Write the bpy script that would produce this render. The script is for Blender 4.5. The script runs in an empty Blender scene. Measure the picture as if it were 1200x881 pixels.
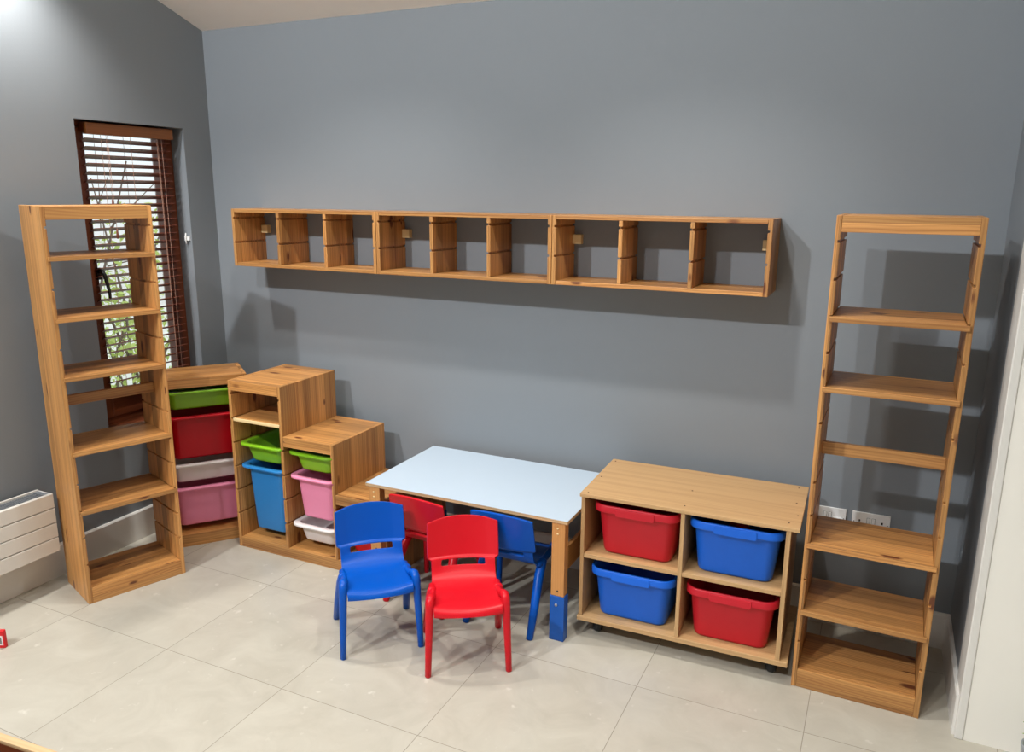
import bpy, math, random
from math import sin, cos, pi, radians
from mathutils import Vector, Matrix

sc = bpy.context.scene
col = sc.collection
random.seed(7)

# ------------------------------------------------------------------ camera
cam_d = bpy.data.cameras.new('camera')
cam_d.sensor_width = 36.0
cam_d.lens = 921.3 * 36.0 / 1200.0
cam_d.clip_start = 0.05
cam = bpy.data.objects.new('camera', cam_d)
col.objects.link(cam)
RV = Vector((0.90366958, 0.42817606, 0.00682253))
UV_ = Vector((-0.10329114, 0.20248006, 0.97382379))
FV = Vector((-0.41558661, 0.88071964, -0.22720186))
M = Matrix((RV, UV_, -FV)).transposed().to_4x4()
M.translation = Vector((3.524, -3.452, 1.8495))
cam.matrix_world = M
sc.camera = cam

# ------------------------------------------------------------------ world, lamps, exposure
w = bpy.data.worlds.new('overcast_sky')
sc.world = w
w.use_nodes = True
nt = w.node_tree
bg = nt.nodes['Background']
tc = nt.nodes.new('ShaderNodeTexCoord')
sp = nt.nodes.new('ShaderNodeSeparateXYZ')
cr = nt.nodes.new('ShaderNodeValToRGB')
cr.color_ramp.elements[0].position = 0.45
cr.color_ramp.elements[0].color = (0.55, 0.56, 0.55, 1)
cr.color_ramp.elements[1].position = 0.62
cr.color_ramp.elements[1].color = (0.86, 0.93, 1.0, 1)
mp = nt.nodes.new('ShaderNodeMath'); mp.operation = 'MULTIPLY_ADD'
mp.inputs[1].default_value = 0.5; mp.inputs[2].default_value = 0.5
nt.links.new(tc.outputs['Generated'], sp.inputs[0])
nt.links.new(sp.outputs['Z'], mp.inputs[0])
nt.links.new(mp.outputs[0], cr.inputs[0])
nt.links.new(cr.outputs[0], bg.inputs[0])
bg.inputs[1].default_value = 1.6

def lamp(name, loc, power, size, spread=150, color=(1.0, 0.90, 0.78), target=None):
    d = bpy.data.lights.new(name, 'AREA')
    d.shape = 'DISK'; d.size = size; d.energy = power; d.color = color
    d.spread = radians(spread)
    o = bpy.data.objects.new(name, d)
    col.objects.link(o); o.location = loc
    if target:
        o.rotation_euler = (Vector(target) - Vector(loc)).to_track_quat('-Z', 'Y').to_euler()
    return o
NEU = (1.0, 0.965, 0.92)
def spot(name, loc, power, angle, color=NEU, radius=0.05, target=None):
    d = bpy.data.lights.new(name, 'SPOT')
    d.energy = power; d.spot_size = radians(angle); d.spot_blend = 0.9; d.shadow_soft_size = radius; d.color = color
    o = bpy.data.objects.new(name, d); col.objects.link(o); o.location = loc
    if target: o.rotation_euler = (Vector(target) - Vector(loc)).to_track_quat('-Z', 'Y').to_euler()
    return o
for x, y, z, p, a in ((0.20, -1.20, 3.06, 125, 108), (1.20, -0.95, 2.99, 100, 116), (2.76, -0.95, 2.99, 108, 112)):   # ceiling spots near the back wall
    spot('ceiling_spot', (x, y, z), p, a)
for x, y, z, p, a in ((0.4, -2.7, 3.60, 38, 110), (2.0, -2.6, 3.56, 80, 110), (3.3, -2.3, 3.47, 120, 84)):         # second row
    spot('ceiling_spot', (x, y, z), p, a)
for x, y, z, p in ((0.5, -4.9, 4.35, 640), (1.8, -4.9, 4.35, 300)):                             # far row, high on the vault
    spot('ceiling_spot', (x, y, z), p, 140, (0.93, 0.96, 1.0), 0.08, (x + 0.8, -1.2, 0.6))

sc.view_settings.view_transform = 'Standard'
try: sc.view_settings.look = 'None'
except Exception: pass
sc.view_settings.gamma = 1.0
sc.view_settings.use_curve_mapping = False
sc.view_settings.exposure = -0.14

# ------------------------------------------------------------------ materials
def srgb(r, g, b):
    f = lambda c: (c / 12.92 if c <= 0.04045 else ((c + 0.055) / 1.055) ** 2.4)
    return (f(r / 255), f(g / 255), f(b / 255), 1)

class NT:
    def __init__(s, name):
        s.m = bpy.data.materials.new(name); s.m.use_nodes = True
        s.t = s.m.node_tree; s.b = s.t.nodes['Principled BSDF']
    def n(s, typ, **kw):
        nd = s.t.nodes.new(typ)
        for k, v in kw.items():
            if k.startswith('i_'):
                nd.inputs[int(k[2:])].default_value = v
            else: setattr(nd, k, v)
        return nd
    def l(s, a, b): s.t.links.new(a, b)
    def math(s, op, a, b=None, c=None):
        nd = s.t.nodes.new('ShaderNodeMath'); nd.operation = op
        for i, v in enumerate((a, b, c)):
            if v is None: continue
            if isinstance(v, (int, float)): nd.inputs[i].default_value = v
            else: s.l(v, nd.inputs[i])
        return nd.outputs[0]
    def mix(s, fac, a, b, mode='MIX'):
        nd = s.t.nodes.new('ShaderNodeMix'); nd.data_type = 'RGBA'; nd.blend_type = mode
        for i, v in ((0, fac), (6, a), (7, b)):
            if isinstance(v, (int, float, tuple)): nd.inputs[i].default_value = v
            else: s.l(v, nd.inputs[i])
        return nd.outputs[2]

def plain(name, c, rough=0.5, spec=0.5, metal=0.0, noise=0.0, bump=0.0, scale=8, coat=0.0):
    k = NT(name)
    k.b.inputs['Roughness'].default_value = rough
    k.b.inputs['Specular IOR Level'].default_value = spec
    k.b.inputs['Metallic'].default_value = metal
    k.b.inputs['Coat Weight'].default_value = coat
    tx = k.n('ShaderNodeTexCoord')
    nz = k.n('ShaderNodeTexNoise'); nz.inputs['Scale'].default_value = scale; nz.inputs['Detail'].default_value = 5
    k.l(tx.outputs['Object'], nz.inputs['Vector'])
    dark = tuple(v * (1 - noise) for v in c[:3]) + (1,)
    lite = tuple(min(1, v * (1 + noise)) for v in c[:3]) + (1,)
    k.l(k.mix(nz.outputs['Fac'], dark, lite), k.b.inputs['Base Color'])
    if bump:
        bp = k.n('ShaderNodeBump'); bp.inputs['Strength'].default_value = bump; bp.inputs['Distance'].default_value = 0.002
        n2 = k.n('ShaderNodeTexNoise'); n2.inputs['Scale'].default_value = 220
        k.l(tx.outputs['Object'], n2.inputs['Vector'])
        k.l(n2.outputs['Fac'], bp.inputs['Height']); k.l(bp.outputs[0], k.b.inputs['Normal'])
    return k.m

def pine(name, base, dark, plank=0.058, knots=1.0, tone=0.22, rough=0.42, grain=0.5):
    k = NT(name)
    uv = k.n('ShaderNodeUVMap'); uv.uv_map = 'UVMap'
    sep = k.n('ShaderNodeSeparateXYZ'); k.l(uv.outputs[0], sep.inputs[0])
    u, v = sep.outputs['X'], sep.outputs['Y']
    pid = k.math('FLOOR', k.math('DIVIDE', v, plank))
    wn = k.n('ShaderNodeTexWhiteNoise'); wn.noise_dimensions = '1D'; k.l(pid, wn.inputs['W'])
    ushift = k.math('MULTIPLY_ADD', wn.outputs['Value'], 7.3, u)
    # slow warp of the grain lines
    cw = k.n('ShaderNodeCombineXYZ')
    k.l(k.math('MULTIPLY', ushift, 2.2), cw.inputs[0]); k.l(k.math('MULTIPLY', v, 9.0), cw.inputs[1]); k.l(pid, cw.inputs[2])
    nw = k.n('ShaderNodeTexNoise'); nw.inputs['Scale'].default_value = 1.0; nw.inputs['Detail'].default_value = 1.5
    k.l(cw.outputs[0], nw.inputs['Vector'])
    rings = k.math('SINE', k.math('ADD', k.math('MULTIPLY', v, 520.0), k.math('MULTIPLY', nw.outputs['Fac'], 26.0)))
    rings = k.math('POWER', k.math('MULTIPLY_ADD', rings, 0.5, 0.5), 1.8)
    cs = k.n('ShaderNodeCombineXYZ')
    k.l(k.math('MULTIPLY', ushift, 0.9), cs.inputs[0]); k.l(k.math('MULTIPLY', v, 34.0), cs.inputs[1]); k.l(pid, cs.inputs[2])
    ns = k.n('ShaderNodeTexNoise'); ns.inputs['Scale'].default_value = 1.0; ns.inputs['Detail'].default_value = 2
    k.l(cs.outputs[0], ns.inputs['Vector'])
    streak = k.math('MINIMUM', k.math('MAXIMUM', k.math('MULTIPLY', k.math('SUBTRACT', ns.outputs['Fac'], 0.42), 3.2), 0.0), 1.0)
    cb2 = k.n('ShaderNodeCombineXYZ')
    k.l(k.math('MULTIPLY', ushift, 5.0), cb2.inputs[0]); k.l(k.math('MULTIPLY', v, 300.0), cb2.inputs[1])
    n2 = k.n('ShaderNodeTexNoise'); n2.inputs['Scale'].default_value = 1.0; n2.inputs['Detail'].default_value = 3
    k.l(cb2.outputs[0], n2.inputs['Vector'])
    f = k.math('MULTIPLY', k.math('ADD', k.math('ADD', k.math('MULTIPLY', rings, 0.34), k.math('MULTIPLY', streak, 0.62)), k.math('MULTIPLY', n2.outputs['Fac'], 0.22)), grain)
    seam = k.math('LESS_THAN', k.math('ABSOLUTE', k.math('SUBTRACT', k.math('FRACT', k.math('DIVIDE', v, plank)), 0.5)), 0.488)
    f = k.math('MAXIMUM', f, k.math('MULTIPLY', k.math('SUBTRACT', 1.0, seam), 0.75))
    c = k.mix(f, base, dark)
    # plank to plank tone
    val = k.math('MULTIPLY_ADD', wn.outputs['Value'], tone * 2, 1.0 - tone)
    hs = k.n('ShaderNodeHueSaturation'); k.l(val, hs.inputs['Value']); k.l(c, hs.inputs['Color'])
    # knots
    cb3 = k.n('ShaderNodeCombineXYZ')
    k.l(k.math('MULTIPLY', ushift, 5.2), cb3.inputs[0]); k.l(k.math('MULTIPLY', v, 13.0), cb3.inputs[1]); k.l(pid, cb3.inputs[2])
    vo = k.n('ShaderNodeTexVoronoi'); vo.inputs['Scale'].default_value = 1.0; k.l(cb3.outputs[0], vo.inputs['Vector'])
    sepc = k.n('ShaderNodeSeparateColor'); k.l(vo.outputs['Color'], sepc.inputs[0])
    on = k.math('LESS_THAN', sepc.outputs[0], 0.30 * knots)
    rad = k.math('MULTIPLY_ADD', sepc.outputs[1], 0.13, 0.12)
    kd = k.math('SUBTRACT', 1.0, k.math('DIVIDE', vo.outputs['Distance'], rad))
    kd = k.math('MULTIPLY', k.math('MINIMUM', k.math('MAXIMUM', k.math('MULTIPLY', kd, 2.5), 0.0), 1.0), on)
    c2 = k.mix(k.math('MULTIPLY', kd, 0.9), hs.outputs[0], srgb(84, 30, 14))
    k.l(c2, k.b.inputs['Base Color'])
    k.b.inputs['Roughness'].default_value = rough
    bp = k.n('ShaderNodeBump'); bp.inputs['Strength'].default_value = 0.08; bp.inputs['Distance'].default_value = 0.001
    k.l(n2.outputs['Fac'], bp.inputs['Height']); k.l(bp.outputs[0], k.b.inputs['Normal'])
    return k.m

PINE = pine('honey_pine', srgb(202, 148, 86), srgb(132, 78, 34), tone=0.30, grain=0.85, knots=2.1)
PINE_ROUGH = pine('weathered_pine', srgb(200, 162, 114), srgb(158, 118, 74), plank=60.0, knots=0.0, tone=0.05, rough=0.5, grain=0.55)
PINE_TABLE = pine('table_pine', srgb(206, 146, 84), srgb(164, 104, 54), plank=0.2, knots=0.5, tone=0.06)
PLY = pine('board_edge', srgb(205, 170, 128), srgb(165, 125, 85), plank=0.004, knots=0, tone=0.2)
PINE_PALE = pine('pale_pine', srgb(240, 216, 162), srgb(214, 184, 130), plank=0.3, knots=0.0, tone=0.03)
PINE_EDGE = pine('pale_pine_edge', srgb(208, 176, 132), srgb(170, 132, 90), plank=0.3, knots=0.0, tone=0.03)
DARKWOOD = pine('red_brown_stained_wood', srgb(116, 60, 34), srgb(78, 36, 18), plank=0.5, knots=0, tone=0.05, rough=0.35)
VALANCE = pine('stained_valance_wood', srgb(150, 92, 46), srgb(110, 62, 28), plank=0.5, knots=0, tone=0.05, rough=0.35)
SLATW = plain('stained_slat_wood', srgb(118, 62, 44), 0.4, noise=0.15)
WALLP = plain('grey_wall_paint', srgb(129, 135, 140), 0.62, 0.35, noise=0.03, bump=0.12, scale=1.5)
CEILP = plain('cream_ceiling_paint', srgb(246, 244, 240), 0.8, noise=0.02)
WHITEP = plain('white_gloss_paint', srgb(222, 219, 212), 0.35, noise=0.01)
WHITEW = plain('white_wall_paint', srgb(240, 236, 226), 0.6, noise=0.02, scale=2)
RADW = plain('white_enamel', srgb(212, 208, 200), 0.3, noise=0.01)
GRILLE = plain('grey_grille_metal', srgb(150, 155, 160), 0.4, metal=0.5, noise=0.1)
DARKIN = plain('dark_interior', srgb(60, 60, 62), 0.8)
SOCK = plain('white_socket_plastic', srgb(232, 232, 230), 0.3)
HOLE = plain('black_hole', srgb(18, 18, 18), 0.8)
BLK = plain('black_rubber', srgb(24, 24, 26), 0.5, noise=0.2)
BLKMET = plain('black_metal_handle', srgb(24, 22, 22), 0.25)
CORD = plain('beige_cord', srgb(170, 128, 108), 0.7)
STEEL = plain('screw_steel', srgb(190, 190, 188), 0.3, metal=0.9)
SCREWD = plain('dark_screw_head', srgb(88, 60, 38), 0.5, metal=0.3)
LAMINATE = plain('white_laminate', srgb(186, 202, 216), 0.32, noise=0.01)
def plastic(name, c, rough=0.34, noise=0.02, spec=0.35): return plain(name, c, rough, spec, noise=noise, scale=20)
P_GREEN = plastic('lime_green_plastic', srgb(128, 184, 34))
P_RED = plastic('red_plastic', srgb(182, 2, 22), spec=0.25)
P_WHITE = plastic('white_plastic', srgb(224, 218, 216))
P_PINK = plastic('pink_plastic', srgb(238, 142, 176))
P_SKY = plastic('sky_blue_plastic', srgb(44, 128, 196))
P_TUBRED = plastic('scuffed_red_plastic', srgb(196, 28, 44), 0.42, 0.05)
P_TUBBLUE = plastic('scuffed_blue_plastic', srgb(20, 100, 214), 0.42, 0.05)
C_BLUE = plastic('royal_blue_plastic', srgb(0, 78, 174), 0.32, spec=0.25)
C_RED = plastic('bright_red_plastic', srgb(200, 20, 34), 0.32, spec=0.25)
TBLUE = plastic('blue_painted_wood', srgb(22, 84, 168), 0.4)
REDBOX = plastic('red_card', srgb(206, 20, 30), 0.4)
LABELG = plastic('grey_label', srgb(120, 124, 120), 0.5)
POTG = plastic('grey_pot', srgb(150, 154, 156), 0.5)

def tile_floor():
    k = NT('polished_cream_tiles')
    tx = k.n('ShaderNodeTexCoord'); s = k.n('ShaderNodeSeparateXYZ'); k.l(tx.outputs['Object'], s.inputs[0])
    G = 0.6083
    def cell(o, off):
        q = k.math('DIVIDE', k.math('SUBTRACT', o, off), G)
        i = k.math('FLOOR', k.math('ADD', q, 0.5))
        d = k.math('MULTIPLY', k.math('ABSOLUTE', k.math('SUBTRACT', q, i)), G)
        return k.math('FLOOR', q), d
    ix, dx = cell(s.outputs['X'], 1.6058 - 20 * G); iy, dy = cell(s.outputs['Y'], -1.4277 - 20 * G)
    line = k.math('LESS_THAN', k.math('MINIMUM', dx, dy), 0.0013)
    cb = k.n('ShaderNodeCombineXYZ'); k.l(ix, cb.inputs[0]); k.l(iy, cb.inputs[1])
    wn = k.n('ShaderNodeTexWhiteNoise'); wn.noise_dimensions = '2D'; k.l(cb.outputs[0], wn.inputs['Vector'])
    ad = k.n('ShaderNodeVectorMath'); ad.operation = 'MULTIPLY_ADD'
    k.l(wn.outputs['Color'], ad.inputs[0]); ad.inputs[1].default_value = (9, 9, 9); k.l(tx.outputs['Object'], ad.inputs[2])
    n1 = k.n('ShaderNodeTexNoise'); n1.inputs['Scale'].default_value = 5; n1.inputs['Detail'].default_value = 9; n1.inputs['Roughness'].default_value = 0.62
    n1.inputs['Distortion'].default_value = 0.9
    k.l(ad.outputs[0], n1.inputs['Vector'])
    c = k.n('ShaderNodeValToRGB'); e = c.color_ramp.elements
    e[0].position = 0.3; e[0].color = srgb(174, 168, 154); e[1].position = 0.7; e[1].color = srgb(188, 183, 169)
    k.l(n1.outputs['Fac'], c.inputs[0])
    # sparse pale flecks
    vo = k.n('ShaderNodeTexNoise'); vo.inputs['Scale'].default_value = 22; vo.inputs['Detail'].default_value = 6; k.l(ad.outputs[0], vo.inputs['Vector'])
    fl = k.math('MULTIPLY', k.math('MAXIMUM', k.math('SUBTRACT', vo.outputs['Fac'], 0.66), 0.0), 4.0)
    c1 = k.mix(fl, c.outputs[0], srgb(222, 218, 208))
    tn = k.math('MULTIPLY_ADD', wn.outputs['Value'], 0.04, 0.98)
    hs = k.n('ShaderNodeHueSaturation'); k.l(tn, hs.inputs['Value']); k.l(c1, hs.inputs['Color'])
    k.l(k.mix(line, hs.outputs[0], srgb(138, 130, 117)), k.b.inputs['Base Color'])
    k.l(k.math('MULTIPLY_ADD', line, 0.4, 0.30), k.b.inputs['Roughness'])
    k.b.inputs['Specular IOR Level'].default_value = 0.4
    return k.m
TILE = tile_floor()
def glass_mat():
    k = NT('window_glass'); k.b.inputs['Roughness'].default_value = 0.0
    k.b.inputs['Transmission Weight'].default_value = 1.0; k.b.inputs['IOR'].default_value = 1.05
    k.b.inputs['Base Color'].default_value = (0.97, 1, 0.99, 1)
    return k.m
GLASS = glass_mat()
LEAF = plain('garden_leaf', srgb(196, 212, 120), 0.6, noise=0.35, scale=3)
BRANCH = plain('branch_bark', srgb(120, 104, 92), 0.8, noise=0.2)
GRAVEL = plain('garden_ground', srgb(214, 212, 200), 0.9, noise=0.3, scale=6)
PLANTL = plain('plant_leaf', srgb(142, 170, 62), 0.45, noise=0.3)

# ------------------------------------------------------------------ mesh builder
class MB:
    def __init__(s): s.v = []; s.f = []; s.uv = []; s.sm = []; s.mi = []
    def quad(s, idx, uvs=None, smooth=False, mi=0):
        s.f.append(tuple(idx)); s.uv.append(uvs or [(0, 0)] * len(idx)); s.sm.append(smooth); s.mi.append(mi)
    def prism(s, prof, axis, a0, a1, grain='x', mi=0, seed=True):
        """extrude a 2D profile along an axis; prof points are the other two axes in xyz order"""
        n = len(prof); base = len(s.v)
        area = sum(prof[i][0] * prof[(i + 1) % n][1] - prof[(i + 1) % n][0] * prof[i][1] for i in range(n))
        if area < 0: prof = prof[::-1]
        def P(p, a):
            if axis == 'x': return (a, p[0], p[1])
            if axis == 'y': return (p[0], a, p[1])
            return (p[0], p[1], a)
        for a in (a0, a1):
            for p in prof: s.v.append(P(p, a))
        ou, ov = (random.random() * 40, random.random() * 40) if seed else (0, 0)
        g = 'xyz'.index(grain)
        def uvs(ids):
            pts = [Vector(s.v[i]) for i in ids]
            nr = (pts[1] - pts[0]).cross(pts[2] - pts[1])
            m = max(range(3), key=lambda i: abs(nr[i]))
            if m == g:
                o = [i for i in range(3) if i != g]
                return [(p[o[0]] * 0.15 + ou, p[o[1]] + ov) for p in pts]
            o = [i for i in range(3) if i not in (g, m)][0]
            return [(p[g] + ou, p[o] + ov + 0.37 * m) for p in pts]
        flip = (axis == 'y')
        def add(ids):
            if flip: ids = ids[::-1]
            s.quad(ids, uvs(ids), False, mi)
        add([base + i for i in range(n)][::-1]); add([base + n + i for i in range(n)])
        for i in range(n):
            j = (i + 1) % n
            add([base + i, base + j, base + n + j, base + n + i])
        return s
    def box(s, x0, x1, y0, y1, z0, z1, grain='x', mi=0):
        return s.prism([(x0, y0), (x1, y0), (x1, y1), (x0, y1)], 'z', z0, z1, grain, mi)
    def tube(s, path, rad, n=14, caps=True, sq=1.0, mi=0):
        path = [Vector(p) for p in path]
        if not isinstance(rad, (list, tuple)): rad = [rad] * len(path)
        T = [(path[min(i + 1, len(path) - 1)] - path[max(i - 1, 0)]).normalized() for i in range(len(path))]
        pts, rr, tt = [], [], []
        if caps:
            for k in (0, 1):
                a = k * pi / 6 + 0.25
                pts.append(path[0] - T[0] * rad[0] * 0.5 * cos(a)); rr.append(rad[0] * sin(a) * 1.05); tt.append(T[0])
        pts += path; rr += list(rad); tt += T
        if caps:
            for k in (1, 0):
                a = k * pi / 6 + 0.25
                pts.append(path[-1] + T[-1] * rad[-1] * 0.5 * cos(a)); rr.append(rad[-1] * sin(a) * 1.05); tt.append(T[-1])
        ref = Vector((1, 0, 0)) if abs(T[0].x) < 0.8 else Vector((0, 1, 0))
        b = len(s.v)
        for p, r, t in zip(pts, rr, tt):
            a = (ref - t * ref.dot(t)).normalized(); c = t.cross(a)
            for i in range(n):
                q = 2 * pi * i / n
                s.v.append(tuple(p + a * cos(q) * r + c * sin(q) * r * sq))
        for i in range(len(pts) - 1):
            for j in range(n):
                s.quad([b + i * n + j, b + i * n + (j + 1) % n, b + (i + 1) * n + (j + 1) % n, b + (i + 1) * n + j], None, True, mi)
        s.quad([b + j for j in range(n)][::-1], None, True, mi)
        s.quad([b + (len(pts) - 1) * n + j for j in range(n)], None, True, mi)
        return s
    def loft(s, secs, nc=6, cap0=True, cap1=True, mi=0):
        """secs: (w, d, r, z[, cx, cy]) rounded rectangles"""
        b = len(s.v); n = 4 * (nc + 1)
        for q in secs:
            W, D, r, z = q[:4]; cx, cy = (q[4], q[5]) if len(q) > 4 else (0, 0)
            r = min(r, W / 2 - 1e-4, D / 2 - 1e-4)
            for k, (sx, sy) in enumerate(((1, 1), (-1, 1), (-1, -1), (1, -1))):
                for i in range(nc + 1):
                    a = (k + i / nc) * pi / 2
                    s.v.append((cx + sx * (W / 2 - r) + r * cos(a), cy + sy * (D / 2 - r) + r * sin(a), z))
        for i in range(len(secs) - 1):
            for j in range(n):
                s.quad([b + i * n + j, b + i * n + (j + 1) % n, b + (i + 1) * n + (j + 1) % n, b + (i + 1) * n + j], None, True, mi)
        if cap0: s.quad([b + j for j in range(n)][::-1], None, False, mi)
        if cap1: s.quad([b + (len(secs) - 1) * n + j for j in range(n)], None, False, mi)
        return s
    def build(s, name, mats, parent=None, bevel=0.0, loc=None):
        me = bpy.data.meshes.new(name)
        me.from_pydata(s.v, [], s.f)
        uvl = me.uv_layers.new(name='UVMap')
        i = 0
        for fu in s.uv:
            for t in fu:
                uvl.data[i].uv = t; i += 1
        if not isinstance(mats, (list, tuple)): mats = [mats]
        for m in mats: me.materials.append(m)
        for p, sm, mi in zip(me.polygons, s.sm, s.mi): p.use_smooth = sm; p.material_index = mi
        me.validate(); me.update()
        o = bpy.data.objects.new(name, me); col.objects.link(o)
        if parent is not None: o.parent = parent
        if loc: o.location = loc
        if bevel:
            b = o.modifiers.new('bevel', 'BEVEL'); b.width = bevel; b.segments = 2; b.limit_method = 'ANGLE'; b.angle_limit = radians(50)
        return o

def tag(o, label=None, cat=None, group=None, kind=None):
    if label: o['label'] = label
    if cat: o['category'] = cat
    if group: o['group'] = group
    if kind: o['kind'] = kind
    return o
def thing(name, label, cat, loc=(0, 0, 0), rz=0, group=None):
    o = bpy.data.objects.new(name, None); col.objects.link(o)
    o.empty_display_size = 0.1
    o.location = loc; o.rotation_euler = (0, 0, rz)
    return tag(o, label, cat, group)
def struct(name, mb, mat, bevel=0.0):
    return tag(mb.build(name, mat, None, bevel), kind='structure')
def copy_tree(o, parent=None):
    c = o.copy(); col.objects.link(c); c.parent = parent
    for ch in [x for x in col.objects if x.parent == o]: copy_tree(ch, c)
    return c

# ------------------------------------------------------------------ room
YF = -6.5
struct('floor', MB().box(-0.02, 6.5, YF, 0.02, -0.08, 0), TILE)
struct('wall_back', MB().box(-0.25, 4.0, 0, 0.2, -0.08, 2.95), WALLP)
WY0, WY1, WZ0, WZ1 = -0.835, -0.19, 0.62, 2.176
m = MB()
m.box(-0.25, 0, YF, WY0, -0.08, 5.2); m.box(-0.25, 0, WY1, 0, -0.08, 3.0)
m.box(-0.25, 0, WY0, WY1, -0.08, WZ0); m.box(-0.25, 0, WY0, WY1, WZ1, 3.2)
struct('wall_left', m, WALLP)
struct('wall_recess', MB().box(3.915, 4.0, -0.60, 0, -0.08, 3.0), WALLP)
struct('wall_front_return', MB().box(3.937, 6.5, -0.618, -0.50, -0.0, 3.1), WHITEW)
struct('trim_1', MB().box(3.909, 3.9365, -0.622, -0.48, 0, 3.0), WHITEP, 0.004)
struct('wall_right_unseen', MB().box(6.5, 6.6, YF, -0.5, -0.08, 5.2), WHITEW)  # unseen wall, added so sky light enters only from the back
m = MB()
m.box(-0.25, 0.3, YF - 0.2, YF, -0.08, 5.2); m.box(3.4, 6.6, YF - 0.2, YF, -0.08, 5.2); m.box(0.3, 3.4, YF - 0.2, YF, 2.3, 5.2)
struct('wall_rear_unseen', m, WHITEW)  # unseen wall, added with its opening to cut the sky fill
SL = 0.35
m = MB().prism([(0.02, 2.70 - 0.007), (YF, 2.70 - YF * SL), (YF, 2.85 - YF * SL), (0.02, 2.85)], 'x', -0.25, 6.6)
struct('ceiling', m, CEILP)
def skirt(axis, a0, a1, pos, sgn, h=0.158, t=0.015):
    prof = [(pos, 0), (pos + sgn * t, 0), (pos + sgn * t, h - 0.008), (pos + sgn * t * 0.6, h), (pos, h)]
    return MB().prism(prof, axis, a0, a1)
struct('baseboard_back', skirt('x', 0.0, 3.915, 0.0, -1), WHITEP)
struct('baseboard_left', skirt('y', YF, -0.0155, 0.0, 1, 0.162), WHITEP)
struct('baseboard_right', skirt('y', -0.60, -0.0155, 3.915, -1), WHITEP)

# ------------------------------------------------------------------ window
win = tag(thing('window_1', None, None, (0, 0, 0)), kind='structure')
m = MB()
fx0, fx1 = -0.15, -0.095
m.box(fx0, fx1, WY0, WY0 + 0.06, WZ0, WZ1, 'z'); m.box(fx0, fx1, WY1 - 0.06, WY1, WZ0, WZ1, 'z')
m.box(fx0, fx1, WY0 + 0.06, WY1 - 0.06, WZ1 - 0.03, WZ1, 'y'); m.box(fx0, fx1, WY0 + 0.06, WY1 - 0.06, WZ0, WZ0 + 0.06, 'y')
m.build('window_frame', DARKWOOD, win, 0.003)
m = MB()
sx0, sx1 = -0.14, -0.082
a, b = WY0 + 0.061, WY1 - 0.061
m.box(sx0, sx1, a, a + 0.042, WZ0 + 0.061, WZ1 - 0.031, 'z'); m.box(sx0, sx1, b - 0.036, b, WZ0 + 0.061, WZ1 - 0.031, 'z')
m.box(sx0, sx1, a + 0.042, b - 0.036, WZ1 - 0.058, WZ1 - 0.031, 'y'); m.box(sx0, sx1, a + 0.042, b - 0.036, WZ0 + 0.061, WZ0 + 0.17, 'y')
m.build('casement', DARKWOOD, win, 0.003)
MB().box(-0.118, -0.112, a + 0.036, b - 0.030, WZ0 + 0.16, WZ1 - 0.05).build('glass', GLASS, win)
MB().box(-0.094, 0.012, WY0 + 0.001, WY1 - 0.001, WZ0 + 0.0005, WZ0 + 0.022, 'y').build('sill', DARKWOOD, win, 0.003)
h = MB()
h.box(-0.0815, -0.070, -0.748, -0.724, 1.405, 1.465)
h.tube([(-0.070, -0.737, 1.445), (-0.045, -0.737, 1.447), (-0.036, -0.735, 1.43), (-0.036, -0.728, 1.40), (-0.038, -0.716, 1.35), (-0.041, -0.712, 1.31)],
       [0.009, 0.010, 0.010, 0.009, 0.008, 0.007], 10)
h.build('handle', BLKMET, win)

bl = thing('venetian_blind', 'dark red-brown wooden slatted blind with orange-brown valance, in the window recess', 'blind', (-0.035, -0.505, 0.70))
BY0, BY1 = -0.252, 0.252
MB().box(-0.005, 0.016, BY0 - 0.004, BY1 + 0.010, 2.112 - 0.70, 2.166 - 0.70, 'y').build('valance', VALANCE, bl, 0.003)
MB().box(-0.042, -0.006, BY0, BY1, 2.125 - 0.70, 2.165 - 0.70, 'y').build('head_rail', DARKWOOD, bl)
tilt = radians(19)
sl = MB()
pr = []
for t in (-1, -0.5, 0, 0.5, 1): pr.append((t * 0.0245, 0.0018 + 0.003 * (1 - t * t)))
for t in (1, 0.5, 0, -0.5, -1): pr.append((t * 0.0245, -0.0012 + 0.003 * (1 - t * t)))
pr = [(x * cos(tilt) - z * sin(tilt), x * sin(tilt) + z * cos(tilt)) for x, z in pr]
sl.prism([(x - 0.024, z) for x, z in pr], 'y', BY0, BY1, 'y')
s0 = sl.build('slat', SLATW, bl)
zz = 2.085 - 0.70; first = True
while zz > 0.835 - 0.70:
    o = s0 if first else s0.copy()
    if not first: col.objects.link(o)
    o.location = (0, 0, zz); first = False; zz -= 0.0392
MB().box(-0.046, -0.004, BY0, BY1, 0.792 - 0.70, 0.815 - 0.70, 'y').build('bottom_rail', DARKWOOD, bl, 0.002)
for y in (-0.17, 0.0, 0.17):
    c = MB()
    c.box(0.0010, 0.0022, y - 0.001, y + 0.001, 0.8 - 0.70, 2.12 - 0.70); c.box(-0.0505, -0.0493, y - 0.001, y + 0.001, 0.8 - 0.70, 2.12 - 0.70)
    c.build('ladder_cord', CORD, bl)
for y in (0.155, 0.185):
    MB().tube([(0.012, y, 2.12 - 0.70), (0.013, y + 0.002, 1.2 - 0.70), (0.012, y + 0.004, 0.82 - 0.70)], 0.0010, 6).build('pull_cord', CORD, bl)
for y, z in ((-0.148, 1.80), (-0.140, 1.655)):
    t = MB().tube([(0.012, y, 2.12 - 0.70), (0.012, y, z - 0.70)], 0.001, 6).build('tilt_cord', CORD, bl)
    MB().tube([(0.012, y, z - 0.70), (0.012, y, z - 0.745)], [0.004, 0.007], 8).build('tassel', SLATW, t)
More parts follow.
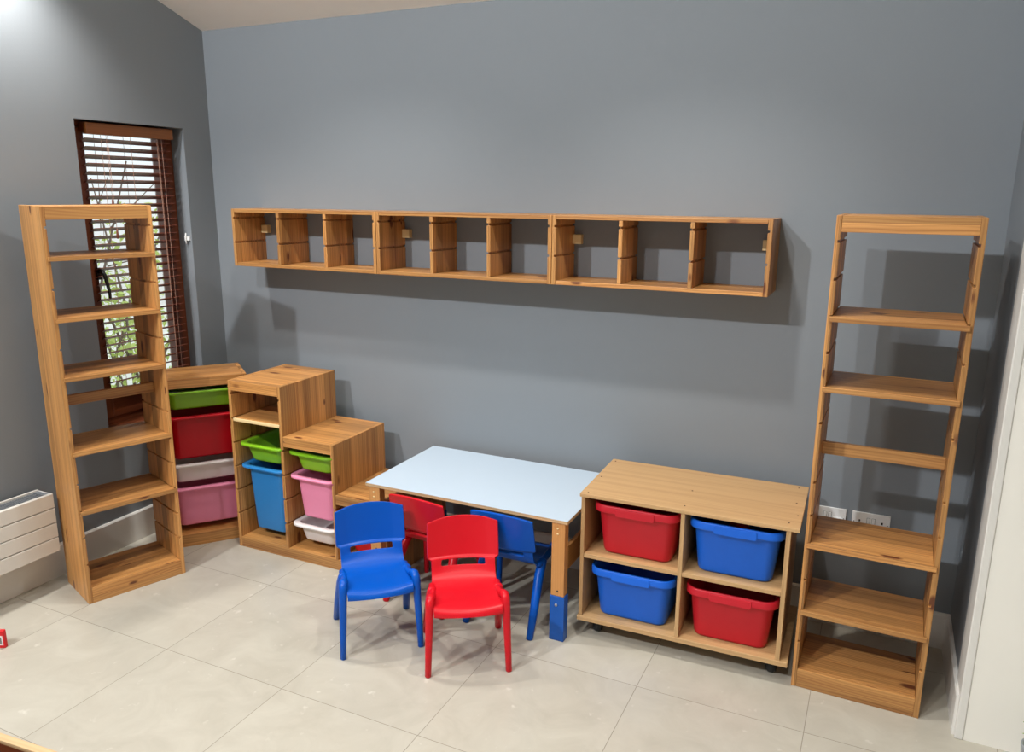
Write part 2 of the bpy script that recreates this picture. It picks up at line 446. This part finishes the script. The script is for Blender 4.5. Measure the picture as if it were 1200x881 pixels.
cl = MB(); cl.box(-0.045, -0.012, WY1 - 0.012, WY1 - 0.0005, 1.575, 1.60); cl.tube([(-0.028, WY1 - 0.016, 1.56), (-0.028, WY1 - 0.02, 1.588), (-0.028, WY1 - 0.016, 1.615)], 0.004, 8)
tag(cl.build('cord_cleat', SOCK), 'small white cord cleat on the grey reveal right of the window', 'cord cleat')

# garden seen through the window
tag(MB().box(-9, -0.26, -3, 9, -0.5, -0.3).build('garden_ground', GRAVEL), kind='structure')
sh = thing('garden_shrub', 'light green leafy shrub with thin branches, outside the window', 'shrub', (-3.0, 0.98, -0.3))
m = MB(); rnd = random.Random(3)
bm_ = MB()
for i in range(22):
    bx, by = rnd.uniform(-0.8, 0.8), rnd.uniform(-1.2, 1.25)
    lean = Vector((rnd.uniform(-.35, .35), rnd.uniform(-.5, .5), 1)).normalized(); L = rnd.uniform(1.6, 3.0)
    p0 = Vector((bx, by, 0)); p1 = p0 + lean * L * 0.5 + Vector((0, rnd.uniform(-.1, .1), 0)); p2 = p0 + lean * L + Vector((0, rnd.uniform(-.3, .3), 0))
    bm_.tube([p0, p1, p2], [0.018, 0.012, 0.005], 5)
    for q in range(3):
        s_ = p0.lerp(p2, rnd.uniform(.4, .95)); e_ = s_ + Vector((rnd.uniform(-.2, .2), rnd.uniform(-.5, .5), rnd.uniform(.05, .45)))
        bm_.tube([s_, e_], [0.007, 0.003], 4)
for i in range(8500):
    z = rnd.random() ** 0.8 * 2.15
    c = Vector((rnd.uniform(-0.8, 0.8), rnd.uniform(-1.2, 1.15), z))
    if rnd.random() < (z / 2.1) ** 2.4: continue
    if sin(c.y * 7 + 2) * sin(c.z * 6 + c.x * 2) > 0.45: continue
    a_ = Vector((rnd.uniform(-1, 1), rnd.uniform(-1, 1), rnd.uniform(-1, 1))).normalized()
    b_ = a_.cross(Vector((rnd.uniform(-1, 1), rnd.uniform(-1, 1), rnd.uniform(-1, 1)))).normalized()
    s_ = rnd.uniform(.022, .05); k0 = len(m.v)
    m.v += [tuple(c - a_ * s_), tuple(c + b_ * s_ * .45), tuple(c + a_ * s_), tuple(c - b_ * s_ * .45)]
    m.quad([k0, k0 + 1, k0 + 2, k0 + 3])
tag(m.build('foliage', LEAF, sh), kind='stuff'); tag(bm_.build('branch', BRANCH, sh), kind='stuff')

# ------------------------------------------------------------------ radiator
rd = thing('radiator', 'white flat horizontal panel radiator low on the left wall under the tall shelf side', 'radiator', (0.03, -1.264, 0.19))
RL = 1.6; RH = 0.29
m = MB()
for i in range(4):
    z = i * 0.0725
    m.prism([(0.097, z + 0.002), (0.109, z), (0.112, z + 0.003), (0.112, z + 0.0665), (0.109, z + 0.0695), (0.097, z + 0.0695)], 'y', -RL, 0)
m.build('front_panel', RADW, rd)
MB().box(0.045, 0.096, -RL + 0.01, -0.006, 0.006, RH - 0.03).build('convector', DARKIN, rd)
MB().box(0.0, 0.012, -RL, 0, 0.0, RH - 0.001).build('back_panel', RADW, rd, 0.002)
MB().box(0.013, 0.096, -0.0055, 0, 0.0, RH - 0.004).build('end_cover', RADW, rd, 0.002)
g = MB()
g.box(0.013, 0.096, -0.030, -0.006, RH - 0.012, RH - 0.006)
y = -0.034
while y > -1.0:
    g.box(0.013, 0.096, y - 0.004, y, RH - 0.014, RH - 0.009); y -= 0.009
for x in (0.03, 0.054, 0.078): g.box(x, x + 0.003, -1.0, -0.03, RH - 0.010, RH - 0.006)
g.build('top_grille', GRILLE, rd)

# ------------------------------------------------------------------ pine furniture helpers
T = 0.018
def side_panel(depth, h, notches, side, nd=0.008, nh=0.010, y0=0.0, x=0.0, base=0.0, right=None):
    ns = [notches]
    """vertical board; notches cut in the inner face. side=+1: inner face at larger x, 0: both faces"""
    def edge(xin, sgn, notches=None):
        notches = ns[0] if notches is None else notches
        pts = [(xin, base)]
        for z in sorted(notches):
            pts += [(xin, z - nh / 2), (xin - sgn * nd, z - nh / 2), (xin - sgn * nd, z + nh / 2), (xin, z + nh / 2)]
        pts.append((xin, h)); return pts
    if side == 1: prof = [(x, base)] + edge(x + T, 1) + [(x, h)]
    elif side == -1: prof = [(x + T, base)] + edge(x, -1) + [(x + T, h)]
    else:
        nr = right if right is not None else notches
        prof = edge(x + T, 1, nr) + edge(x, -1)[::-1]
    return MB().prism(prof, 'y', y0, y0 + depth, 'z')
BV = 0.0015
N6 = [0.192 + 0.128 * k for k in range(6)] + [1.056 + 0.128 * k for k in range(6)]

def tower(label, loc, rz, W, D, H, shelves, mid=True):
    t = thing('open_shelf_tower', label, 'shelving unit', loc, rz, 'tall open pine shelf towers')
    side_panel(D, H, N6, 1).build('side_panel', PINE, t, BV)
    side_panel(D, H, N6, -1, x=W - T).build('side_panel', PINE, t, BV)
    g = 0.0005
    MB().box(T + g, W - T - g, T, D - 0.001, H - T, H - 0.001, 'x').build('top_board', PINE, t, BV)
    MB().box(T + g, W - T - g, 0.0005, T - 0.0005, H - 0.056, H - 0.0005, 'x').build('front_rail', PINE, t, BV)
    MB().box(T + g, W - T - g, T, D - 0.001, 0.058, 0.0755, 'x').build('bottom_board', PINE, t, BV)
    MB().box(T + g, W - T - g, 0.0005, T - 0.0005, 0.0, 0.075, 'x').build('kick_rail', PINE, t, BV)
    MB().box(T + g, W - T - g, 0.125, 0.143, 0.908, 0.955, 'x').build('middle_rail', PINE, t, BV)
    for z in shelves:
        m = MB()
        m.box(T + g, W - T - g, 0.0, D - 0.004, z, z + 0.012, 'x')
        m.box(T * 0.45, W - T * 0.45, -0.010, -0.0004, z - 0.007, z + 0.012, 'x')
        m.build('shelf', PINE, t, BV)
    return t

# right tower
tower('tall narrow pine shelf tower at the right end, beside the power sockets and white wall', (3.3571, -0.5499, 0), -0.0227, 0.442, 0.295, 1.7832,
      [1.430, 1.180, 0.586, 0.314])
# left tower
tower('tall narrow pine shelf tower standing in front of the window and radiator', (0.3888, -1.323, 0), 1.2313, 0.4453, 0.3011, 1.7832,
      [1.565, 1.307, 1.050, 0.714, 0.438])

# ------------------------------------------------------------------ wall cubbies
def wall_unit(label, x0, W):
    H = 0.3015; D = 0.231
    t = thing('wall_cubby_shelf', label, 'wall shelf', (x0, -D, 1.4545), 0, 'pine cubby boxes hung in a row on the wall')
    NZ = [H - 0.176, H - 0.048]
    side_panel(D, H, NZ, 1).build('side_panel', PINE, t, BV)
    side_panel(D, H, NZ, -1, x=W - T).build('side_panel', PINE, t, BV)
    MB().box(T + .0005, W - T - .0005, 0.0008, D - 0.0005, H - T, H - 0.0005, 'x').build('top_board', PINE, t, BV)
    MB().box(T + .0005, W - T - .0005, 0.0008, D - 0.0005, 0.0005, T, 'x').build('bottom_board', PINE, t, BV)
    cw = (W - 4 * T) / 3
    for k in (1, 2):
        side_panel(D - 0.003, H - T - 0.0005, NZ, 0, x=T * k + cw * k, y0=0.0015, base=T + 0.0005).build('divider', PINE, t, BV)
    for x in (T + 0.0008, W - T - 0.0008 - 0.042):
        MB().box(x, x + 0.042, D - 0.032, D - 0.002, 0.168, 0.210, 'z').build('mounting_block', PINE_PALE, t, 0.001)
    return t
wall_unit('leftmost of the three pine cubby boxes hung on the grey wall, nearest the window', 0.3440, 0.9215)
wall_unit('middle one of the three pine cubby boxes hung on the grey wall', 1.2685, 0.9215)
wall_unit('rightmost of the three pine cubby boxes hung on the grey wall, nearest the right tower', 2.1925, 0.9215)

# ------------------------------------------------------------------ tray bins
def tub(name, label, mat, W, L, Hh, parent_xy, z_rim, rz=0, taper=0.035, group=None):
    """W across the front, L deep, hung by its rim; origin at the bottom centre"""
    t = MB()
    a, b = W - 0.052, L - 0.062
    zt = Hh
    sec = [(a - taper - 0.02, b - taper - 0.02, 0.03, 0.0), (a - taper - 0.006, b - taper - 0.006, 0.036, 0.004), (a - taper, b - taper, 0.038, 0.012),
           (a - 0.004, b - 0.004, 0.042, zt - 0.022), (a, b, 0.044, zt - 0.014),
           (W - 0.006, L - 0.006, 0.050, zt - 0.012), (W, L, 0.053, zt - 0.010), (W, L, 0.053, zt - 0.003), (W - 0.004, L - 0.004, 0.050, zt),
           (a + 0.004, b + 0.004, 0.044, zt), (a - 0.004, b - 0.004, 0.040, zt - 0.004), (a - 0.010, b - 0.010, 0.036, zt - 0.02),
           (a - taper - 0.004, b - taper - 0.004, 0.034, 0.010), (a - taper - 0.03, b - taper - 0.03, 0.02, 0.004)]
    t.loft(sec, 7)
    o = t.build(name, mat)
    o.location = (parent_xy[0], parent_xy[1], z_rim - Hh); o.rotation_euler = (0, 0, rz)
    return tag(o, label, 'storage bin', group or 'coloured plastic tray bins')
def at(o, r, u, v): return (o[0] + u * cos(r) - v * sin(r), o[1] + u * sin(r) + v * cos(r))

# corner tray unit (long side out)
TO, TR_, TW, TD, TH = (0.2672, -0.7494), 0.9088, 0.44, 0.2967, 0.914
SN = [0.19, 0.32, 0.45, 0.58, 0.71, 0.84]
t = thing('tray_storage_unit', 'single pine tray unit set diagonally in the corner, holding green, red, white and pink bins', 'storage unit', (TO[0], TO[1], 0), TR_)
side_panel(TD, TH, SN, 1).build('side_panel', PINE, t, BV)
side_panel(TD, TH, SN, -1, x=TW - T).build('side_panel', PINE, t, BV)
MB().box(T + .0005, TW - T - .0005, 0.0188, TD - .0005, TH - T, TH - .0008, 'x').build('top_board', PINE, t, BV)
MB().box(T + .0005, TW - T - .0005, 0.0005, 0.0185, TH - 0.05, TH - .0005, 'x').build('front_rail', PINE, t, BV)
MB().box(T + .0005, TW - T - .0005, 0.0188, TD - .0005, 0.048, 0.066, 'x').build('bottom_board', PINE, t, BV)
MB().box(T + .0005, TW - T - .0005, 0.0005, 0.0185, 0.0, 0.066, 'x').build('kick_rail', PINE, t, BV)
TC = at(TO, TR_, TW / 2, 0.146)
IW = TW - 2 * T - 0.002
def tub_flush(label, mat, Hh, zr):
    # long bin seen from its long side
    m_ = tub('tray_bin', label, mat, IW, 0.285, Hh, TC, zr, TR_, 0.02)
    return m_
tub_flush('shallow lime green bin in the top slot of the diagonal corner unit', P_GREEN, 0.10, 0.842)
tub_flush('large red bin in the diagonal corner unit, below the green one', P_RED, 0.235, 0.708)
tub_flush('shallow white bin in the diagonal corner unit, between the red and pink bins', P_WHITE, 0.105, 0.450)
tub_flush('large pink bin in the lowest slot of the diagonal corner unit', P_PINK, 0.22, 0.320)

# stepped unit
SO = (0.5508, -0.5514); SD = 0.4341
t = thing('stepped_storage_unit', 'stair-shaped pine storage unit with three step heights, holding coloured bins', 'storage unit', (SO[0], SO[1], 0), 0.0015)
c0, c1, c2, c3 = 0.0, 0.3225, 0.6330, 0.932
side_panel(SD, 0.91, SN, 1).build('side_panel', PINE, t, BV)
side_panel(SD, 0.91, SN, 0, x=c1, y0=0.0, base=0.0555, right=SN[:4]).build('divider', PINE, t, BV)
side_panel(SD, 0.6554, SN[:4], 0, x=c2, y0=0.0, base=0.0555, right=SN[:2]).build('divider', PINE, t, BV)
side_panel(SD, 0.4018, SN[:2], -1, x=c3).build('side_panel', PINE, t, BV)
g = 0.0006
for a, b, z in ((c0, c1, 0.91), (c1, c2, 0.6554), (c2, c3, 0.4018)):
    MB().box(a + T + g, b - g, 0.0188, SD - g, z - T, z - 0.0008, 'x').build('top_board', PINE, t, BV)
    MB().box(a + T + g, b - g, g, 0.0185, z - 0.052, z - 0.0005, 'x').build('front_rail', PINE, t, BV)
MB().box(T + g, c3 - g, 0.0188, SD - g, 0.037, 0.055, 'x').build('bottom_board', PINE, t, BV)
MB().box(T + g, c3 - g, g, 0.0185, 0.0, 0.055, 'x').build('kick_rail', PINE, t, BV)
sh_ = MB().box(T + g, c1 - g, 0.010, SD - 0.03, 0.695, 0.712, 'x').build('shelf', PINE, t, BV)
MB().box(T + g, c1 - g, 0.003, 0.0098, 0.695, 0.712, 'x').build('raw_edge', PINE_PALE, sh_, BV)
BW = 0.303; BL = 0.40
def stair_bin(label, mat, Hh, cx, zr, W, v=0.205):
    return tub('tray_bin', label, mat, W, BL, Hh, at(SO, 0.0015, cx, v + 0.004), zr, 0.0015)
x1, x2, x3 = (T + c1) / 2, (c1 + T + c2) / 2, (c2 + T + c3) / 2
w1, w2, w3 = c1 - T - .003, c2 - c1 - T - .003, c3 - c2 - T - .003
stair_bin('shallow lime green bin in the tallest column of the stepped unit, under its shelf', P_GREEN, 0.10, x1, 0.576, w1)
stair_bin('deep sky blue bin at the bottom of the tallest column of the stepped unit', P_SKY, 0.36, x1, 0.456, w1)
stair_bin('shallow lime green bin in the middle column of the stepped unit, above a pink bin', P_GREEN, 0.10, x2, 0.576, w2)
stair_bin('large pink bin in the middle column of the stepped unit', P_PINK, 0.228, x2, 0.450, w2)
stair_bin('shallow white bin at the bottom of the middle column of the stepped unit', P_WHITE, 0.10, x2, 0.192, w2)
stair_bin('red bin in the lowest step of the stepped unit, mostly hidden by the blue chair', P_RED, 0.228, x3, 0.322, w3)

# ------------------------------------------------------------------ low cabinet on casters
CO = (2.4865, -0.5943); CRZ = 0.0237; CW, CD, CH, CB = 0.8532, 0.471, 0.6535, 0.0795
t = thing('low_bin_cabinet', 'low four-compartment wooden cabinet on black casters holding red and blue tubs', 'cabinet', (CO[0], CO[1], 0), CRZ)
MB().box(0, CW, 0, CD, CH - 0.016, CH, 'x').build('top_board', PINE_ROUGH, t, 0.002)
MB().box(0.0, CW, 0.003, CD, CB, CB + 0.0215, 'x').build('bottom_board', PINE_ROUGH, t, 0.002)
z0, z1 = CB + 0.022, CH - 0.0165
MB().box(0.006, 0.022, 0.006, CD - 0.004, z0, z1, 'z').build('side_panel', PINE_ROUGH, t, BV)
MB().box(0.806, 0.823, 0.006, CD - 0.004, z0, z1, 'z').build('side_panel', PINE_ROUGH, t, BV)
MB().box(0.415, 0.431, 0.006, CD - 0.004, z0, z1, 'z').build('divider', PINE_ROUGH, t, BV)
MB().box(0.0225, 0.4145, 0.008, CD - 0.004, 0.369, 0.387, 'x').build('shelf', PINE_ROUGH, t, BV)
MB().box(0.4315, 0.8055, 0.008, CD - 0.004, 0.369, 0.387, 'x').build('shelf', PINE_ROUGH, t, BV)
MB().box(0.0225, 0.8055, CD - 0.003, CD + 0.001, z0, z1, 'x').build('back_board', PINE_ROUGH, t)
for x in (0.07, 0.79):
    for y in (0.085, CD - 0.06):
        c = MB(); c.box(x - 0.025, x + 0.025, y - 0.025, y + 0.025, CB - 0.006, CB - 0.0005)
        c.box(x - 0.018, x - 0.013, y - 0.018, y + 0.018, 0.02, CB - 0.005); c.box(x + 0.013, x + 0.018, y - 0.018, y + 0.018, 0.02, CB - 0.005)
        k = c.build('caster', BLK, t, 0.002)
        MB().tube([(x - 0.009, y, 0.027), (x + 0.009, y, 0.027)], 0.0265, 20).build('wheel', BLK, k)
for sx_, sy_ in ((0.03, 0.02), (0.022, 0.22), (0.02, 0.44), (0.42, 0.045), (0.415, 0.22), (0.43, 0.43), (0.81, 0.045), (0.835, 0.13), (0.82, 0.26), (0.815, 0.44)):
    MB().tube([(sx_, sy_, CH - 0.002), (sx_, sy_, CH + 0.0004)], 0.0035, 8).build('screw', SCREWD, t)

def rim_tub(label, mat, u, v, z, W=0.36, L=0.40, H=0.222, rz=0.0):
    t_ = MB()
    a, b = W - 0.036, L - 0.036
    sec = [(a - 0.06, b - 0.06, 0.03, 0.0), (a - 0.044, b - 0.044, 0.036, 0.004), (a - 0.036, b - 0.036, 0.04, 0.014), (a, b, 0.048, H - 0.032),
           (a + 0.002, b + 0.002, 0.05, H - 0.031), (W - 0.002, L - 0.002, 0.056, H - 0.032), (W, L, 0.058, H - 0.028), (W, L, 0.058, H - 0.004),
           (W - 0.006, L - 0.006, 0.056, H), (W - 0.018, L - 0.018, 0.05, H), (W - 0.022, L - 0.022, 0.048, H - 0.003), (a - 0.008, b - 0.008, 0.044, H - 0.03),
           (a - 0.044, b - 0.044, 0.034, 0.012), (a - 0.07, b - 0.07, 0.02, 0.004)]
    t_.loft(sec, 8)
    p = at(CO, CRZ, u, v + L / 2)
    e = thing('rimmed_tub', label, 'storage tub', (p[0], p[1], z), CRZ + rz, 'rimmed plastic tubs in the low cabinet')
    t_.build('tub_body', mat, e)
    hl = MB()
    pts = [(-0.082, H - 0.027), (-0.078, H - 0.040), (0.078, H - 0.040), (0.082, H - 0.027), (0.080, H - 0.005), (-0.080, H - 0.005)]
    hl.prism(pts, 'y', -L / 2 - 0.004, -L / 2 + 0.012)
    hl.build('handle_lip', mat, e, 0.003)
    return e
rim_tub('red rimmed tub in the upper left compartment of the low cabinet', P_TUBRED, 0.228, 0.017, 0.3875)
rim_tub('blue rimmed tub in the upper right compartment of the low cabinet', P_TUBBLUE, 0.622, 0.017, 0.3875)
rim_tub('blue rimmed tub in the lower left compartment of the low cabinet', P_TUBBLUE, 0.2215, 0.017, 0.1015)
rim_tub('red rimmed tub in the lower right compartment of the low cabinet', P_TUBRED, 0.6225, 0.017, 0.1015)
p = at(CO, CRZ, 0.62, 0.17)
m = MB(); m.prism([(-0.05, 0), (0.05, 0), (0.04, 0.05), (0.0, 0.085), (-0.03, 0.06)], 'y', -0.03, 0.03)
o = m.build('toy_block', P_RED, None, 0.004); o.location = (p[0], p[1], 0.4485 + 0.055); o.rotation_euler = (0, 0, 0.5)
tag(o, 'red toy piece showing inside the upper right blue tub', 'toy')
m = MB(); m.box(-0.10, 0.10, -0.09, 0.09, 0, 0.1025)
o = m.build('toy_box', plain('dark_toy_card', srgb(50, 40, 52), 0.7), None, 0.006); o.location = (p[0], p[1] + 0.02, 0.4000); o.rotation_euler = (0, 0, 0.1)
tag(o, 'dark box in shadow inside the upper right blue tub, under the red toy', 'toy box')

# ------------------------------------------------------------------ table
AO = (1.4645, -0.6575); AR = -0.0037; AW, AD, AH = 0.9978, 0.6044, 0.5483
t = thing('activity_table', 'low table with white top and wooden legs with blue feet, against the grey wall', 'table', (AO[0], AO[1], 0), AR)
MB().box(0, AW, 0, AD, AH - 0.016, AH - 0.002, 'x').build('tabletop', PLY, t, 0.001)
MB().box(0.0005, AW - 0.0005, 0.0005, AD - 0.0005, AH - 0.0019, AH, 'x').build('white_surface', LAMINATE, t, 0.0006)
for k, (x, y) in enumerate(((0.016, 0.003), (AW - 0.070, 0.003), (0.016, AD - 0.048), (AW - 0.070, AD - 0.048))):
    l = MB().box(x, x + 0.058, y, y + 0.042, 0.205, AH - 0.0165, 'z').build('leg', PINE_TABLE, t, 0.002)
    f = MB().box(x - 0.003, x + 0.062, y - 0.003, y + 0.044, 0.0, 0.2045, 'z').build('blue_foot', TBLUE, l, 0.002)
    MB().tube([(x + 0.026, y - 0.0045, 0.165), (x + 0.026, y - 0.002, 0.165)], 0.007, 12).build('bolt', STEEL, f)
    MB().tube([(x + 0.030, y - 0.0012, 0.228), (x + 0.030, y + 0.002, 0.228)], 0.004, 10).build('screw_hole', BLK, l)
    for z in (0.484, 0.508):
        MB().tube([(x + 0.026, y - 0.0014, z), (x + 0.026, y + 0.002, z)], 0.0045, 10).build('dowel', PINE_PALE, l)
for x, z in ((0.053, 0.345), (AW - 0.050, 0.285)):
    MB().box(x, x + 0.018, 0.047, AD - 0.05, z, z + 0.105, 'y').build('side_rail', PINE_TABLE, t, BV)

# ------------------------------------------------------------------ child chairs
def chair(label, mat, loc, rz):
    t = thing('child_chair', label, 'chair', loc, rz, 'plastic child chairs around the table')
    # profile rows: y, z, half width, arch
    rows = [(0.004, 0.258, 0.131), (0.006, 0.268, 0.132), (0.001, 0.283, 0.133), (-0.018, 0.291, 0.134), (-0.060, 0.292, 0.135), (-0.120, 0.287, 0.135),
            (-0.175, 0.284, 0.134), (-0.212, 0.291, 0.133), (-0.234, 0.311, 0.132), (-0.243, 0.331, 0.132), (-0.247, 0.339, 0.132), (-0.252, 0.363, 0.132),
            (-0.254, 0.368, 0.133), (-0.259, 0.3735, 0.1475), (-0.260, 0.378, 0.148), (-0.268, 0.415, 0.148), (-0.277, 0.455, 0.148), (-0.286, 0.496, 0.147), (-0.290, 0.516, 0.146)]
    cols = [-1, -0.965, -0.70, -0.66, -0.4, 0, 0.4, 0.66, 0.70, 0.965, 1]
    m = MB()
    R, Cn = len(rows), len(cols)
    for i, (y, z, hw) in enumerate(rows):
        for c in cols:
            q = 1 - c * c
            yy, zz = y, z
            if i <= 6: yy += 0.018 * q * max(0, 1 - i / 4.0); zz -= 0.007 * q * min(1, i / 3)
            if i > 6:
                yy -= 0.030 * q * min(1, max(0, (z - 0.285) / 0.10))
            if i >= 14:
                zz += 0.022 * (1 - abs(c) ** 2.0) * max(0, (z - 0.384) / 0.132)
            m.v.append((c * hw, yy, zz))
    for i in range(R - 1):
        for j in range(Cn - 1):
            if i == 10 and 2 <= j <= 7: continue
            m.quad([i * Cn + j, i * Cn + j + 1, (i + 1) * Cn + j + 1, (i + 1) * Cn + j], None, True)
    s_ = m.build('seat_shell', mat, t)
    sb = s_.modifiers.new('sub', 'SUBSURF'); sb.levels = 2; sb.render_levels = 2; sb.boundary_smooth = 'PRESERVE_CORNERS'
    so = s_.modifiers.new('thick', 'SOLIDIFY'); so.thickness = 0.011; so.offset = 0.0
    bv = s_.modifiers.new('round', 'BEVEL'); bv.width = 0.003; bv.segments = 2; bv.limit_method = 'ANGLE'; bv.angle_limit = radians(55)
    for s in (-1, 1):
        MB().tube([(s * .1595, 0.0, 0.003), (s * .156, -0.004, 0.10), (s * .151, -0.009, 0.22), (s * .1485, -0.013, 0.290), (s * .147, -0.019, 0.311), (s * .144, -0.031, 0.320), (s * .140, -0.048, 0.316), (s * .136, -0.072, 0.300)],
                  [.0125, .0135, .0155, .017, .0175, .0175, .016, .013], 16).build('front_leg', mat, t)
        MB().tube([(s * .136, -0.075, 0.302), (s * .134, -0.12, 0.288), (s * .133, -0.16, 0.282), (s * .133, -0.20, 0.285)], [.013, .014, .015, .014], 12).build('side_rail', mat, t)
        MB().tube([(s * .134, -0.155, 0.285), (s * .139, -0.20, 0.235), (s * .149, -0.265, 0.12), (s * .156, -0.328, 0.003)], [.020, .021, .0185, .0150], 16).build('rear_leg', mat, t)
        MB().prism([(-0.03, 0.268), (-0.03, 0.300), (-0.10, 0.290), (-0.18, 0.284), (-0.215, 0.292), (-0.20, 0.262), (-0.12, 0.258)], 'x', s * .1305 - .003, s * .1305 + .003).build('side_web', mat, t, 0.002)
    return t
BO = ((1.698 + 1.929) / 2, (-1.164 - .949) / 2)
chair('blue plastic child chair in front of the table, facing the viewer', C_BLUE, (BO[0], BO[1], 0), radians(42.9) + pi)
RO = ((2.067 + 2.338) / 2, (-1.12 - .944) / 2)
chair('red plastic child chair in front of the table, facing the viewer', C_RED, (RO[0], RO[1], 0), radians(33) + pi)
chair('blue plastic child chair pushed under the table from the front, its back to the viewer', C_BLUE, (2.168, -0.372, 0), -0.02)
chair('red plastic child chair pushed under the table from the front, its back to the viewer', C_RED, (1.765, -0.382, 0), -0.075)

# ------------------------------------------------------------------ sockets
def socket(label, x0, x1, z0, z1, plug=None):
    W = x1 - x0; H = z1 - z0
    t = thing('double_socket', label, 'power socket', (x0, 0, z0), 0, 'double wall sockets')
    MB().box(0, W, -0.009, -0.0004, 0, H).build('faceplate', SOCK, t, 0.002)
    for x in (W / 2 - 0.015, W / 2 + 0.004):
        k = MB().box(x - 0.0015, x + 0.0125, -0.0096, -0.0088, H - 0.0475, H - 0.0205).build('switch_gap_shade', LABELG, t)  # grey backing paints the shade in the gap around each switch
        MB().box(x, x + 0.011, -0.0135, -0.0097, H - 0.046, H - 0.022).build('switch', SOCK, k, 0.001)
    h_ = MB()
    for cx in ((0.030,) if plug else (0.030, W - 0.030)):
        h_.box(cx - 0.003, cx + 0.003, -0.0094, -0.006, H - 0.042, H - 0.032)
        for dx in (-0.012, 0.012): h_.box(cx + dx - 0.004, cx + dx + 0.004, -0.0094, -0.006, H - 0.062, H - 0.056)
    for cx in (0.009, W - 0.009): h_.box(cx - 0.002, cx + 0.002, -0.0094, -0.006, H / 2 - 0.002, H / 2 + 0.002)
    tag(h_.build('pin_holes', HOLE, t), 'black pin holes')
    return t
socket('white double wall socket behind the right tower, the left one, with a plug in it', 3.333, 3.4795, 0.4575, 0.5435, True)
socket('white double wall socket behind the right tower, the right one, with nothing plugged in', 3.503, 3.6505, 0.4575, 0.5435)
m = MB(); m.loft([(0.046, 0.040, 0.014, 0), (0.046, 0.040, 0.014, 0.006), (0.036, 0.032, 0.012, 0.024)], 5)
o = m.build('plug', SOCK); o.rotation_euler = (pi / 2, 0, 0); o.location = (3.449, -0.0096, 0.487)
tag(o, 'white plug in the left wall socket behind the right tower', 'plug')

# ------------------------------------------------------------------ items at the frame edges
t = thing('red_carton', 'small red carton with a grey label, on the floor at the left edge', 'box', (0.396, -1.712, 0), 0.48)
MB().box(-0.16, 0, -0.0, 0.018, 0, 0.078).build('carton_body', REDBOX, t, 0.003)
MB().box(-0.145, -0.007, -0.0008, -0.0002, 0.014, 0.056).build('label_border', P_WHITE, t)
MB().box(-0.140, -0.012, -0.0014, -0.0009, 0.020, 0.050).build('grey_label', LABELG, t)
# open topped pine crate at the frame edge; dark boards paint its inner shade
t = thing('open_crate', 'open pine crate with pale top edge, its inner shade painted dark, at the bottom left corner', 'crate', (1.53, -2.391, 0), 0.087)
for y in (-0.022, -0.44):
    c = MB().box(-0.55, 0.40, y + 0.001, y + 0.021, 0.0, 0.438, 'x').build('side_board', DARKWOOD, t, BV)
    MB().box(-0.55, 0.40, y, y + 0.022, 0.4385, 0.45, 'x').build('pale_edge', PINE_EDGE, c, BV)
for x in (-0.55, 0.38):
    c = MB().box(x, x + 0.02, -0.417, -0.0225, 0.0, 0.438, 'y').build('end_board', DARKWOOD, t, BV)
    MB().box(x, x + 0.02, -0.417, -0.0225, 0.4385, 0.45, 'y').build('pale_edge', PINE_EDGE, c, BV)
MB().box(-0.529, 0.379, -0.417, -0.0225, 0.0, 0.02, 'x').build('base_board', DARKWOOD, t)
PLX, PLY = 4.128, -0.715
# potted plant, only a leaf tip shows at the right edge
t = thing('potted_plant', 'green leaf tip of a plant in a grey pot, at the lower right edge', 'plant', (PLX, PLY, 0), 0)
m = MB(); m.loft([(0.062, 0.062, 0.031, 0), (0.088, 0.088, 0.044, 0.10), (0.088, 0.088, 0.044, 0.108), (0.078, 0.078, 0.039, 0.108), (0.070, 0.070, 0.035, 0.07)], 7)
m.build('pot', POTG, t)
rnd = random.Random(5)
m = MB()
for i in range(16):
    a = i * 2.4 + 0.2; r = rnd.uniform(0.03, 0.055); hh = rnd.uniform(0.02, 0.07)
    d = Vector((cos(a), sin(a), 0)); n_ = Vector((-sin(a), cos(a), 0)); k0 = len(m.v)
    for s_, wd, z in ((0.0, 0.004, 0.09), (0.4, 0.007, 0.10 + hh * .7), (0.75, 0.005, 0.10 + hh), (1.0, 0.001, 0.10 + hh * 1.05)):
        c = d * (r * s_); m.v += [tuple(c - n_ * wd + Vector((0, 0, z))), tuple(c + n_ * wd + Vector((0, 0, z)))]
    for q in range(3): m.quad([k0 + 2 * q, k0 + 2 * q + 1, k0 + 2 * q + 3, k0 + 2 * q + 2], None, True)
m.build('leaves', PLANTL, t)
